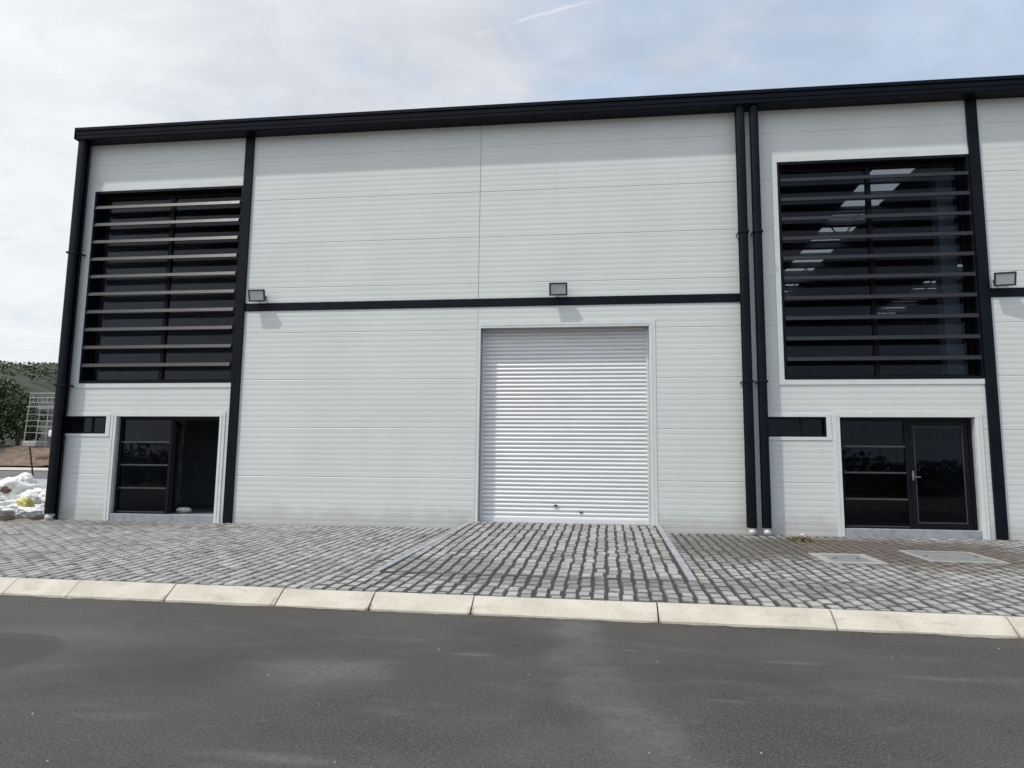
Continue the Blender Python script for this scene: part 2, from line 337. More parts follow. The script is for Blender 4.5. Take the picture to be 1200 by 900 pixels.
xs = [-900, -500, -250, -150] + frange(-120, -18, 1.7) + frange(-17, -13.4, .4) + [-13.2, 0, 15, 40, 90, 200, 500, 900]
ys = [-900, -400, -150, -70, -40, -20] + frange(-8, 0, 1) + frange(1, 70, 1.15) + [80, 100, 130, 200, 400, 900]
grid(xs, ys, gz, 'ground', 'earth')
gx = frange(-120, -17.2, 1.7)
grid(gx, frange(5, 29, 1.15), gz, 'concrete_yard', 'yard_concrete', 0.05)
grid(gx, frange(29.3, 46.7, 1.15), gz, 'far_road', 'far_asphalt', 0.05)
grid(gx, [47.0, 48.2, 49.6], gz, 'far_kerb', 'kerb_concrete', 0.10)
grid(gx, frange(51.5, 66, .8), lambda x, y: gz(x, y) + .35 * abs(noise.noise(Vector((x * .5, y * .5, 9)))), 'embankment', 'rubble', 0.10)
b = MB(); rx = [-60, -40, -25] + frange(-16, 14, .11) + [25, 40, 60]      # the asphalt laps unevenly against the kerb
def lap(x): return .016 * noise.noise(Vector((x * 1.7, 0, 1))) + .010 * noise.noise(Vector((x * 7, 0, 2)))
for p, q in zip(rx, rx[1:]):
    rows = [[(x, YK(x) - .27, -.585 + lap(x)), (x, YK(x) - .330 - .8 * lap(x), -.568 + lap(x)), (x, YK(x) - .42, -.58), (x, -24, -.58)] for x in (p, q)]
    for k in range(3): b.face([rows[0][k], rows[0][k + 1], rows[1][k + 1], rows[1][k]])
struct(b.build('road', 'asphalt', origin=(0, 0, 0)))
# kerb: precast sloping stones with open joints
b = MB(); js = [-30.2, -27, -24.2, -21, -18.2, -15.2, -12.4, -10.3, -8.95, -7.6, -6.69, -5.35, -3.91, -2.75, -1.54, 0.56, 2.4, 4.14, 6.1, 8, 10, 12, 14, 16, 18, 20.5]
for xa, xb in zip(js, js[1:]):
    xa += .008; xb -= .008; n = 6; dz = random.uniform(-.004, .004); dy = random.uniform(-.008, .008)
    def sec(x):
        yk = YK(x) + dy; e = .012 * noise.noise(Vector((x * 3, 0, 7)))
        return [(x, yk, -.72), (x, yk, -.404 + dz), (x, yk - .07, -.400 + dz), (x, yk - .10 + e * .4, -.412 + dz), (x, yk - .305 + e, -.550 + dz + e * .4), (x, yk - .33 + e * 1.4, -.72)]
    xx = [xa + (xb - xa) * k / n for k in range(n + 1)]
    for p, q in zip(xx, xx[1:]):
        P, Q = sec(p), sec(q)
        for k in range(5): b.face([P[k], P[k + 1], Q[k + 1], Q[k]])
    b.face(sec(xa)); b.face(sec(xb))
struct(b.build('kerb', 'kerb_concrete', origin=(0, 0, 0)))
# pavement bed and blocks
XL, XR = -16.6, 14.0
AX0, AX1, AY1 = -3.0, 1.045, -5.95                     # raised drive in front of the roller door
def apz(y): return -0.022 + (PZ(AY1) + .022 + .004) * (y / AY1)
def axl(y): return -2.90 + (-.26) * (y / AY1)
b = MB(); xsb = frange(XL, XR, 1.7)
for p, q in zip(xsb, xsb[1:]):
    yb = lambda x: -.85 if x < -13.5 else 0.06
    b.face([(p, YK(p) + .004, PZ(YK(p)) - .012), (q, YK(q) + .004, PZ(YK(q)) - .012), (q, yb((p + q) / 2), PZ(yb((p + q) / 2)) - .012), (p, yb((p + q) / 2), PZ(yb((p + q) / 2)) - .012)])
struct(b.build('pavement', 'joint_soil', origin=(0, 0, 0)))
b = MB(); b.face([(axl(AY1), AY1, apz(AY1) - .012), (AX1 + .03, AY1, apz(AY1) - .012), (AX1, 0.06, apz(0) - .012), (axl(0), 0.06, apz(0) - .012)])
struct(b.build('driveway_bed', 'joint_soil', origin=(0, 0, 0)))
HOLES = [(3.46, 4.30, -3.85, -2.90), (5.16, 6.27, -3.40, -2.25)]
def pavers(inside, zf, xr, yr, name):
    b = MB(); pw, pl = .172, .30
    i0 = int(xr[0] // pw); i1 = int(xr[1] // pw) + 1
    for i in range(i0, i1):
        off = .5 * (i % 2) * pl; xw = random.uniform(-.004, .004)
        j0 = int(yr[0] // pl) - 1; j1 = int(yr[1] // pl) + 1
        for j in range(j0, j1 + 1):
            xc = i * pw + pw / 2; yc = j * pl + off + pl / 2
            h = .0775 if name == 'pavement_blocks' else .0795; l = pl / 2 - (.013 if name == 'pavement_blocks' else .006)
            ya, yb = yc - l, yc + l
            lim = inside(xc)
            if lim is None: continue
            ya = max(ya, lim[0]); yb = min(yb, lim[1])
            if yb - ya < .05: continue
            if name == 'pavement_blocks' and any(a < xc < c_ and d < yc < e for a, c_, d, e in HOLES): continue
            wob = .022 * noise.noise(Vector((i * .25, yc * 1.6, 2))) + .008 * math.sin(yc * 9 + i * .3)
            xc += wob + xw + random.uniform(-.006, .006); q_ = random.uniform(0, .010); ya += q_ * random.random(); yb -= q_; h -= random.uniform(0, .005)
            t1, t2, dz = random.uniform(-.012, .012), random.uniform(-.012, .012), random.uniform(-.003, .003)
            dz += .006 * noise.noise(Vector((xc * .8, yc * .8, 3)))
            def P(x, y, d): return (x, y, zf(y) + dz + t1 * (x - xc) + t2 * (y - yc) + d)
            c1, c2 = .015, (.022 if name == 'pavement_blocks' else .011); hx = h - .004
            o = [P(xc - hx, ya, -.016), P(xc + hx, ya, -.016), P(xc + hx, yb, -.016), P(xc - hx, yb, -.016)]
            tp = [P(xc - hx + c1, ya + c2, 0.003), P(xc + hx - c1, ya + c2, 0.003), P(xc + hx - c1, yb - c2, 0.003), P(xc - hx + c1, yb - c2, 0.003)]
            tone = min(1, max(0, random.gauss(.66, .24)))
            b.face(tp, tone=tone, side=0.0)
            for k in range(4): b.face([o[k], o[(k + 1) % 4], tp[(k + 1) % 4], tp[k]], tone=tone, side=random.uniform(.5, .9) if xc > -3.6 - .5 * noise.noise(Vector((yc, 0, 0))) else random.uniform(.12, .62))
    return struct(b.build(name, 'paver_concrete', recalc=False, origin=(0, 0, 0)))
def in_pave(x):
    top = -.85 if x < -13.5 else -.01
    lo = YK(x) + .012
    if -3.2 < x < 1.17: top = AY1 - .02
    return (lo, top)
pavers(in_pave, PZ, (XL, XR), (-8.2, 0.1), 'pavement_blocks')
pavers(lambda x: (AY1 + .02, .05) if -3.05 < x < 1.0 else None, apz, (-3.2, 1.2), (AY1, 0.1), 'driveway_blocks')
for nm, xa, xb in (('l', -2.90, -3.16), ('r', 1.045, 1.085)):
    b = MB(); w = -.105 if nm == 'l' else .105
    b.hull([(0, 1, 2, 3), (4, 5, 6, 7), (0, 1, 5, 4), (1, 2, 6, 5), (2, 3, 7, 6), (3, 0, 4, 7)],
           [(xa, .03, -.3), (xa + w, .03, -.3), (xb + w, AY1, -.45), (xb, AY1, -.45), (xa, .03, apz(0) + .012), (xa + w, .03, apz(0) + .012), (xb + w, AY1, apz(AY1) + .012), (xb, AY1, apz(AY1) + .012)])
    struct(b.build('driveway_edging', 'blue_concrete', bevel=.008, origin=(0, 0, 0)))

# ------------------------------------------------------------------ hills
def hillz(a, r):
    k = sstep(90, 330, r) - .35 * sstep(420, 700, r)
    az = math.degrees(a)
    h = 24 + 14 * noise.noise(Vector((math.cos(a) * 2.2, math.sin(a) * 2.2, 5))) + 7 * noise.noise(Vector((math.cos(a) * 9, math.sin(a) * 9, r * .01)))
    h += 15 * math.exp(-((az - 134) / 13) ** 2)
    if az < 0 or az > 180: h *= .22
    return -.8 + k * h + k * 2.0 * noise.noise(Vector((math.cos(a) * r * .06, math.sin(a) * r * .06, 2)))
b = MB(); na = 220; rs = [95, 120, 150, 190, 230, 270, 310, 340, 370, 420, 500, 620]
for r in rs:
    for k in range(na):
        a = -math.pi + 2 * math.pi * k / na; b.v.append((r * math.cos(a), r * math.sin(a) - 15, hillz(a, r) - (2 if r < 100 else 0)))
for j in range(len(rs) - 1):
    for k in range(na): b.f.append((j * na + k, j * na + (k + 1) % na, (j + 1) * na + (k + 1) % na, (j + 1) * na + k)); b.mi.append(0)
struct(b.build('hills', 'hill_scrub', smooth=True, recalc=True, origin=(0, 0, 0)))

# ------------------------------------------------------------------ building
PER = 16.66
XW0, XW1, YB = -13.26, 27.0, 30.0
bld = tag(empty('industrial_building', (-5, 0, -.17)), 'white ribbed metal industrial unit with black posts, gutter and louvred windows', 'building')
JU = [5.41 + 1.105 * k for k in range(-1, 5)]; JL = [.92 + 1.13 * k for k in range(-2, 5)]
def ribs(z0, z1, joints):
    P = []
    for a, c_ in zip(joints, joints[1:]):
        n = 9; h = (c_ - a) / n
        P += [(a - .013, 0.0), (a - .005, .0065), (a + .006, .0065), (a + .015, 0.0)]
        for k in range(n):
            z = a + k * h
            if k: P += [(z - .036, 0.0), (z - .012, .0019), (z + .010, .0019), (z + .038, 0.0)]
    P = sorted(p for p in P if z0 < p[0] < z1)
    return [(z0, 0.0)] + P + [(z1, 0.0)]
def clad(rects, name='wall', parent=bld, mat='white_sheet'):
    b = MB()
    for x0, x1, z0, z1, jo in rects:
        P = ribs(z0, z1, jo)
        for (za, ya), (zb, yb) in zip(P, P[1:]): b.face([(x0, ya, za), (x1, ya, za), (x1, yb, zb), (x0, yb, zb)])
        poly = [(y, z) for z, y in P] + [(.08, z1), (.08, z0)]
        b.face([(x0, p[0], p[1]) for p in poly]); b.face([(x1, p[0], p[1]) for p in poly][::-1])
        b.face([(x0, 0, z1), (x1, 0, z1), (x1, .08, z1), (x0, .08, z1)]); b.face([(x0, 0, z0), (x0, .08, z0), (x1, .08, z0), (x1, 0, z0)]); b.face([(x0, .08, z0), (x0, .08, z1), (x1, .08, z1), (x1, .08, z0)])
    return b.build(name, mat, parent, recalc=False)
ZB, ZT = -.19, 9.50
for k in range(3):                                     # office bays: wall sheet around the openings
    o = PER * k
    xl = XW0 if k == 0 else 3.0 + PER * (k - 1)
    xr = -8.74 + o
    sR, d0, d1 = -12.02 + o, -11.76 + o, -9.075 + o
    wl = -12.84 + o
    rects = [(xl, xr, 8.037, ZT, JU), (xl, wl, 3.12, 8.037, JU), (xl, xr, 2.318, 3.12, JL), (xl, d0, ZB, 1.892, JL), (sR, d0, 1.892, 2.318, JL), (xl, -13.1 if k == 0 else 3.42, 1.892, 2.318, JL), (d1, xr, ZB, 2.318, JL)]
    if k == 2: break
    clad(rects)
for k in range(2):                                     # roller door bays
    o = PER * k; xl, xr = -8.74 + o, 3.0 + o
    xm = -2.913 + o; da, db = -2.845 + o, .962 + o
    clad([(xl, xm - .006, 4.95, ZT, JU), (xm + .006, xr, 4.95, ZT, JU)])
    clad([(xl, xm - .004, ZB, 4.95, JL), (xm + .004, xr, 4.36, 4.95, JL), (xm + .004, da, ZB, 4.36, JL), (db, xr, ZB, 4.36, JL)])
    MB().box(xm - .006, xm + .006, .012, .07, ZB, ZT).build('joint_strip', 'concrete', bld)
    MB().prism_x([(-.018, 4.853), (-.022, 4.862), (-.022, 5.036), (-.018, 5.045), (.03, 5.045), (.03, 4.853)], xl + .06, xr - .06).build('band', 'dark_metal', bld)
    # door surround flashing
    b = MB(); b.box(xm + .006, da + .004, -.014, .05, ZB, 4.36).box(db - .004, db + .135, -.014, .05, ZB, 4.36).box(xm + .006, db + .135, -.017, .05, 4.353, 4.49)
    b.box(db + .05, db + .062, -.022, -.01, ZB, 4.345); b.box(xm + .1, db + .04, -.024, -.01, 4.405, 4.415)
    b.build('door_surround', 'white_flashing', bld)
    b = MB(); b.box(da - .02, da + .006, .052, .36, ZB, 4.36).box(db - .006, db + .02, .052, .36, ZB, 4.36).box(da - .02, db + .02, .052, .36, 4.352, 4.372); b.build('door_reveal', 'concrete', bld)
    # roller door
    pr = []; z = .02; pitch = .0934; YD = .29
    while z < 4.40:
        for q in range(6):
            w = q / 6; pr.append((z + pitch * w, YD - .026 * abs(math.sin(math.pi * w)) ** .75))
        z += pitch
    b = MB()
    for (za, ya), (zb, yb) in zip(pr, pr[1:]): b.face([(da + .02, ya, za), (db - .02, ya, za), (db - .02, yb, zb), (da + .02, yb, zb)])
    b.face([(da + .02, YD + .03, .02), (db - .02, YD + .03, .02), (db - .02, YD + .03, 4.42), (da + .02, YD + .03, 4.42)][::-1])
    rd = b.build('roller_door', 'galvanised', bld, recalc=False)
    MB().box(da + .03, db - .03, YD - .035, YD - .005, -.025, .06).build('bottom_bar', 'galvanised', rd, bevel=.005)
    for xa, xb in ((da + .007, da + .055), (db - .055, db - .007)): MB().box(xa, xb, YD - .05, YD - .02, -.02, 4.35).build('guide_rail', 'galvanised', rd)
    xc = -1.17 + o
    MB().box(xc, xc + .10, YD - .05, YD - .0, .335, .36).box(xc + .035, xc + .06, YD - .058, YD, .315, .38).build('lock', 'lamp_body', rd)
    MB().box(xc + .58, xc + .65, YD - .045, YD, .20, .215).build('lift_handle', 'lamp_body', rd)
    MB().box(da - .05, db + .05, -.0, .5, -.2, -.024).build('door_sill', 'concrete', bld)
# posts
for k in range(2):
    o = PER * k
    c_ = (-8.838 + o, -8.622 + o)
    MB().box(c_[0], c_[1], -.06, .05, -.19, 9.42).build('post', 'dark_metal', bld, bevel=.006)
MB().box(-13.262, -13.08, -.03, .06, -.19, 9.42).box(-13.282, -13.262, -.03, .3, -.19, 9.42).build('corner_post', 'dark_metal', bld, bevel=.005)
# gutter fascia along the eaves, with joints
fp = [(-.35, 9.275), (-.375, 9.29), (-.385, 9.36), (-.37, 9.375), (-.385, 9.385), (-.395, 9.475), (-.37, 9.49), (-.415, 9.50), (-.42, 9.57), (-.38, 9.578), (.12, 9.60), (.12, 9.50), (-.002, 9.275)]
for xa, xb in ((-13.235, -8.0), (-7.997, -1.8), (-1.797, 4.2), (4.203, 10.3), (10.303, 16.4), (16.403, 27.2)): MB().prism_x(fp, xa, xb).build('gutter', 'dark_metal', bld)
MB().box(-13.255, -13.237, -.405, .12, 9.285, 9.585).build('gutter_end_cap', 'dark_metal', bld)
# downpipes
def pipe(x0, x1, mat='dark_metal'):
    w = (x1 - x0) / 2; xc = (x0 + x1) / 2; yc = -.215; n = 20
    po = [(xc + w * (1 if abs(math.cos(a)) > .97 else math.copysign(abs(math.cos(a)) ** .7, math.cos(a))), yc + w * math.copysign(abs(math.sin(a)) ** .7, math.sin(a))) for a in [2 * math.pi * (k + .5) / n for k in range(n)]]
    p = MB().prism_z(po, -.02, 9.28).build('downpipe', mat, bld)
    b = MB(); b.tube([(xc, yc, .005), (xc, yc, -.05), (xc, yc - .03, -.10), (xc, yc - .085, -.13)], [w * .72, w * .76, w * .74, w * .72], 14); b.build('pipe_shoe', 'galvanised', p, smooth=True)
    for z in (6.36, 3.05):
        b = MB(); ya = yc - w - .012; b.prism_z([(x0 - .012, ya), (x1 + .012, ya), (x1 + .012, -.03), (x1 + .04, -.03), (x1 + .04, 0), (x1 + .001, 0), (x1 + .001, ya + .011), (x0 - .001, ya + .011), (x0 - .001, 0), (x0 - .012, 0)], z - .02, z + .02); b.build('pipe_bracket', 'black_frame', p)
    return p
pipe(-13.225, -12.985); pipe(2.905, 3.11); pipe(3.215, 3.405); pipe(2.905 + PER, 3.11 + PER); pipe(3.215 + PER, 3.405 + PER)
# louvred windows
def window(o):
    x0, x1, z0, z1 = -12.84 + o, -8.84 + o, 3.12, 8.037; yg = .27
    b = MB(); b.box(x0, x0 + .05, -.012, .33, z0, z1).box(x1 - .05, x1 + .02, -.012, .33, z0, z1).box(x0 + .05, x1 - .05, -.012, .33, z1 - .06, z1).box(x0 + .05, x1 - .05, -.02, .33, z0, z0 + .06)
    fr = b.build('louvred_window', 'black_frame', bld)
    xm = -10.845 + o
    b = MB(); b.box(xm - .05, xm + .05, yg - .05, yg + .05, z0 + .06, z1 - .06).box(x0 + .05, xm - .05, yg - .04, yg + .04, z1 - .14, z1 - .06).box(xm + .05, x1 - .05, yg - .04, yg + .04, z1 - .14, z1 - .06)
    b.box(x0 + .05, xm - .05, yg - .04, yg + .04, z0 + .06, z0 + .12).box(xm + .05, x1 - .05, yg - .04, yg + .04, z0 + .06, z0 + .12).box(x0 + .05, x0 + .12, yg - .04, yg + .04, z0 + .12, z1 - .14).box(x1 - .12, x1 - .05, yg - .04, yg + .04, z0 + .12, z1 - .14)
    b.build('frame', 'black_frame', fr)
    for xa, xb in ((x0 + .12, xm - .05), (xm + .05, x1 - .12)): MB().box(xa, xb, yg - .006, yg + .006, z0 + .12, z1 - .14).build('pane', 'glass', fr)
    for k in range(10):
        z = 7.59 - .4475 * k
        MB().prism_x([(-.085, -.050 + z), (-.090, -.044 + z), (-.056, .040 + z), (-.048, .045 + z), (.09, .060 + z), (.09, .040 + z), (-.025, .015 + z), (-.060, -.050 + z)], x0 + .055, x1 - .055).build('louvre_blade', 'blade_metal', fr)
    for xa in (x0 + .052, x1 - .062):
        MB().box(xa, xa + .008, .03, .12, z0 + .1, z1 - .1).build('blade_rail', 'black_frame', fr)
    # white flashing round the opening
    b = MB(); b.box(x0 - .11, x0, -.016, .05, z0 - .11, z1 + .12).box(x0, x1 + .01, -.016, .05, z1, z1 + .12).box(x0, x1 + .01, -.016, .05, z0 - .11, z0); b.build('window_surround', 'white_flashing', bld)
def slot(o, xl):
    x0, x1, z0, z1 = xl, -12.02 + o, 1.892, 2.318; yg = .11
    b = MB(); b.box(x0, x0 + .03, -.004, .15, z0, z1).box(x1 - .03, x1, -.004, .15, z0, z1).box(x0 + .03, x1 - .03, -.004, .15, z1 - .035, z1).box(x0 + .03, x1 - .03, -.004, .15, z0, z0 + .035)
    xm = x0 + (x1 - x0) * .60
    b.box(xm - .02, xm + .02, yg - .03, yg + .03, z0 + .035, z1 - .035)
    fr = b.build('slot_window', 'black_frame', bld)
    for xa, xb in ((x0 + .03, xm - .02), (xm + .02, x1 - .03)): MB().box(xa, xb, yg - .005, yg + .005, z0 + .035, z1 - .035).build('pane', 'glass', fr)
    MB().box(x0, x1 + .10, -.014, .05, z1, z1 + .06).box(x1, x1 + .10, -.014, .05, z0 - .07, z1).box(x0, x1, -.014, .05, z0 - .07, z0).build('window_surround', 'white_flashing', bld)
def entrance(o, opened):
    x0, x1, z1 = -11.75 + o, -9.085 + o, 2.315; yd = .17
    b = MB(); b.box(x0 - .13, x0, -.020, .06, ZB, z1).box(x1, x1 + .14, -.020, .06, ZB, z1).box(x0 - .13, x1 + .14, -.023, .06, z1, z1 + .11)
    b.box(x1 + .055, x1 + .065, -.03, -.015, ZB, z1 + .05).box(x0 - .08, x0 - .072, -.03, -.015, ZB, z1 + .05)
    b.build('door_surround', 'white_flashing', bld)
    b = MB(); b.box(x0 - .01, x0 + .012, .061, .34, ZB, z1).box(x1 - .012, x1 + .01, .061, .34, ZB, z1); b.box(x0 - .01, x1 + .01, .061, .34, z1 - .005, z1 + .02); b.build('door_reveal', 'concrete', bld)
    MB().box(x0 + .002, x1 - .002, -.002, .5, -.2, -.005).build('doorstep', 'blue_concrete', bld, bevel=.01)
    xm = -10.35 + o; fw = .07
    b = MB(); b.box(x0 + .013, x0 + .013 + fw, yd - .04, yd + .04, .0, z1 - .006).box(x0 + .013 + fw, x1 - .013, yd - .04, yd + .04, z1 - .006 - fw, z1 - .006).box(x1 - .013 - fw, x1 - .013, yd - .04, yd + .04, .0, z1 - .006 - fw).box(xm - fw, xm + .0, yd - .04, yd + .04, 0, z1 - .006 - fw).box(x0 + .013 + fw, xm - fw, yd - .04, yd + .04, 0, .06)
    dr = b.build('entrance_door', 'black_frame', bld)
    xa, xb = x0 + .013 + fw, xm - fw
    MB().box(xa, xb, yd - .006, yd + .006, .06, z1 - .006 - fw).build('pane', 'glass', dr)
    for z in (.60, 1.15, 1.70): MB().box(xa, xb, yd - .045, yd - .012, z - .018, z + .018).build('glazing_bar', 'bar_metal', dr, bevel=.004)
    MB().box(xa, xb, yd - .05, yd - .042, .03, .052).build('bottom_rail', 'bar_metal', dr)
    # the leaf
    la, lb = xm + .012, x1 - .013 - fw - .008; s = .10
    def place(b):
        if opened:                          # swung inwards on its right-hand... hinge at the middle post
            ang = R(115); px, py = la, yd
            b.v = [(px + (x - px) * math.cos(ang) - (y - py) * math.sin(ang), py + (x - px) * math.sin(ang) + (y - py) * math.cos(ang), z) for x, y, z in b.v]
        return b
    zt = z1 - .006 - fw - .01
    b = MB(); b.box(la, la + s, yd - .025, yd + .025, .015, zt).box(lb - s, lb, yd - .025, yd + .025, .015, zt).box(la + s, lb - s, yd - .025, yd + .025, zt - s, zt).box(la + s, lb - s, yd - .025, yd + .025, .015, .12)
    place(b).build('door_leaf', 'black_frame', dr)
    place(MB().box(la + s, lb - s, yd - .006, yd + .006, .12, zt - s)).build('pane', 'glass', dr)
    b = MB(); g = .014
    for q in ((la + s, la + s + g, .12, zt - s), (lb - s - g, lb - s, .12, zt - s), (la + s + g, lb - s - g, zt - s - g, zt - s), (la + s + g, lb - s - g, .12, .12 + g * 1.6)): b.box(q[0], q[1], yd - .03, yd - .008, q[2], q[3])
    place(b).build('glazing_bead', 'bar_metal', dr)
    hx = la + .05 if not opened else lb - .05; sg = 1 if not opened else -1
    b = MB(); b.box(hx - .018, hx + .018, yd - .034, yd - .026, 1.0, 1.2).tube([(hx, yd - .03, 1.07), (hx, yd - .075, 1.07), (hx + sg * .13, yd - .075, 1.068)], .010, 8)
    place(b).build('handle', 'inner_steel', dr)
for k in range(2):
    window(PER * k); slot(PER * k, -13.1 if k == 0 else 3.42); entrance(PER * k, k == 0)
# shell: floor, side wall, back wall, partition, roof with skylight strips, purlins, trusses
MB().box(XW0 + .02, XW1, .5, YB, -.3, -.006).build('floor', 'inner_wall', bld)
MB().box(XW0 - .0, XW0 + .08, .081, YB, ZB, 9.6).build('side_wall', 'white_flashing', bld)
MB().box(XW1 - .08, XW1, .081, YB, ZB, 9.6).build('side_wall', 'white_flashing', bld)
MB().box(XW0, XW1, YB, YB + .08, ZB, 9.6).build('back_wall', 'inner_wall', bld)
MB().box(3.08, 3.16, .081, YB - .01, -.005, 9.38).build('partition_wall', 'inner_wall', bld)
for o in (0, PER):
    xa, xb = -13.1 + o if o == 0 else 3.2, -8.8 + o
    MB().box(xa, xb, .35, 5.0, 2.62, 2.80).build('doorway_shade_slab', 'inner_wall', bld)  # unseen slab added to keep skylight off the space behind the doors
    MB().box(xa, xb, 5.0, 5.08, -.004, 2.80).box(xb, xb + .08, .35, 5.08, -.004, 2.80).build('doorway_shade_wall', 'inner_wall', bld)  # unseen walls added with the slab so the doorways stay dark
SKY = []
for x0 in (-9.41, -3.7, 7.25, 13.5): SKY.append((x0, x0 + 1.12))
SKY.append((23.9, 25.0))
edges = [XW0 + .08]
for a, c_ in SKY: edges += [a, c_]
edges.append(XW1 - .08)
b = MB()
for i in range(0, len(edges), 2): b.box(edges[i], edges[i + 1], .085, YB, 9.40, 9.44)
b2 = MB()
for a, c_ in SKY: b.box(a, c_, .085, 3.6, 9.40, 9.44); b.box(a, c_, 22, YB, 9.40, 9.44); pass
rf = b.build('roof', 'inner_wall', bld)
for a, c_ in SKY: MB().box(a, c_, 3.6, 22, 9.42, 9.425).build('skylight', 'skylight_sheet', rf)
b = MB(); y = 3.0
while y < 23: MB().box(XW0 + .1, XW1 - .1, y, y + .22, 9.21, 9.395).build('purlin', 'inner_steel', bld); y += 1.18
for yt in (6.2, 12.4, 18.6):
    b = MB(); z0, z1 = 8.2, 9.15
    b.box(3.2, 19.6, yt - .04, yt + .04, z0 - .05, z0).box(3.2, 19.6, yt - .04, yt + .04, z1, z1 + .05)
    x = 3.4; up = True
    while x < 19:
        b.tube([(x, yt, z0 if up else z1), (x + .62, yt, z1 if up else z0)], .022, 6); x += .62; up = not up
    b.build('truss', 'inner_steel', bld)
MB().box(7.46, 7.80, .75, 1.05, 2.81, 9.2).build('inner_column', 'white_flashing', bld)

# ------------------------------------------------------------------ floodlights
def flood(xc, z, face, label):
    g = 'floodlights above the dark band'
    o = tag(empty('floodlight', (xc, -.02, z)), label, 'floodlight', g)
    ca, sa = math.cos(R(14)), math.sin(R(14))           # tilts a little downwards
    cy, sy = math.cos(R(face)), math.sin(R(face))
    def tf(b):
        out_ = []
        for x, y, zq in b.v:
            y2 = y * ca - zq * sa; z2 = y * sa + zq * ca
            x3 = x * cy - y2 * sy; y3 = x * sy + y2 * cy
            out_.append((xc + x3, -.19 + y3, z + z2))
        b.v = out_; return b
    w, h = .205, .145
    b = MB(); q = [(-w, -.06, -h), (w, -.06, -h), (w, -.06, h), (-w, -.06, h), (-w * .8, .05, -h * .75), (w * .8, .05, -h * .75), (w * .8, .05, h * .75), (-w * .8, .05, h * .75)]
    b.hull([(4, 5, 6, 7), (0, 1, 5, 4), (1, 2, 6, 5), (2, 3, 7, 6), (3, 0, 4, 7), (0, 1, 2, 3)], q)
    e = .036
    for (a, c_, d, f) in ((-w, w, h - e, h), (-w, w, -h, -h + e), (-w, -w + e, -h + e, h - e), (w - e, w, -h + e, h - e)): b.box(a, c_, -.078, -.061, d, f)
    tf(b).build('housing', 'lamp_body', o, bevel=.004)
    tf(MB().box(-w + e, w - e, -.070, -.0625, -h + e, h - e)).build('lens', 'lamp_lens', o)
    b = MB(); b.box(xc - .12, xc + .12, -.028, .002, z - .03, z + .03)
    b.box(xc - .11, xc - .09, -.20, -.029, z - .02, z + .02); b.box(xc + .09, xc + .11, -.20, -.029, z - .02, z + .02); b.build('bracket', 'lamp_body', o)
flood(-8.215, 5.19, 0, 'grey floodlight on the white wall beside the left louvred window')
flood(-1.048, 5.185, 0, 'grey floodlight over the silver roller shutter door')
flood(8.245, 5.19, -8, 'pale-lensed floodlight at the right edge, beside the rightmost black post')

# ------------------------------------------------------------------ small ground things
def cover(x0, x1, y0, y1, name, label, w, inner, frame_mat='concrete'):
    o = tag(empty(name, ((x0 + x1) / 2, (y0 + y1) / 2, PZ((y0 + y1) / 2))), label, 'inspection cover')
    def sl(xa, xb, ya, yb, d0, d1, nm, mat):
        b = MB(); b.hull([(0, 3, 2, 1), (4, 5, 6, 7), (0, 1, 5, 4), (1, 2, 6, 5), (2, 3, 7, 6), (3, 0, 4, 7)],
            [(x, y, PZ(y) + d) for d in (d0, d1) for x, y in ((xa, ya), (xb, ya), (xb, yb), (xa, yb))]); return b
    b = sl(x0, x1, y0, y0 + w, -.05, .010, '', ''); 
    for q in ((x0, x1, y1 - w, y1), (x0, x0 + w, y0 + w, y1 - w), (x1 - w, x1, y0 + w, y1 - w)):
        c_ = sl(*q, -.05, .010, '', ''); i = len(b.v); b.v += c_.v; b.f += [tuple(k + i for k in f) for f in c_.f]; b.mi += c_.mi
    b.build('frame', frame_mat, o, bevel=.006)
    sl(x0 + w + .006, x1 - w - .006, y0 + w + .006, y1 - w - .006, -.05, .008, '', '').build('lid', inner, o, bevel=.004)
    ym = (y0 + y1) / 2
    for xa in (x0 + w + .10, x1 - w - .16): sl(xa, xa + .06, ym - .04, ym + .04, .007, .0095, '', '').build('slot_shade_plate', 'black_frame', o)  # thin black plates paint the shade inside the lifting slots
simple('pale_cement', (0.30, 0.295, 0.278), 0.9, var=0.15, scale=8)
simple('cover_grey', (0.19, 0.195, 0.19), 0.8, var=0.12, scale=4)
cover(3.42, 4.34, -3.93, -2.82, 'inspection_cover', 'square inspection cover with a broad pale cement rim in the paving', .15, 'cover_grey', 'pale_cement')
cover(5.12, 6.31, -3.48, -2.17, 'inspection_cover', 'larger flat grey inspection cover in the paving before the glass door', .07, 'cover_grey', 'pale_cement')
b = MB()
for k in range(300):
    a = random.uniform(0, 6.28); rr = abs(random.gauss(0, .17)); x = 3.80 + rr * math.cos(a) * 1.5; y = -1.0 + 1.6 * rr * math.sin(a)
    hh = random.uniform(.02, .10) * max(.2, 1 - rr); d = Vector((random.gauss(0, .05), random.gauss(0, .05), hh)); p = Vector((x, y, PZ(y) - .004)); s = Vector((random.uniform(-.012, .012), random.uniform(-.012, .012), 0))
    b.face([p - s, p + s, p + d + s * .4 + Vector((.01, 0, 0)), p + d - s * .3], tone=random.random())
tag(b.build('weed_tuft', 'weed', recalc=False), 'dry yellowish weed tuft on the paving near the right downpipes', 'weed')
b = MB(); bm = bmesh.new(); bmesh.ops.create_icosphere(bm, subdivisions=3, radius=.05)
for v in bm.verts: v.co *= 1 + .5 * noise.noise(v.co * 35); v.co += Vector((3.84, -.9, PZ(-.9) + .09))
b.v = [tuple(v.co) for v in bm.verts]; b.f = [tuple(v.index for v in f.verts) for f in bm.faces]; b.mi = [0] * len(b.f); bm.free()
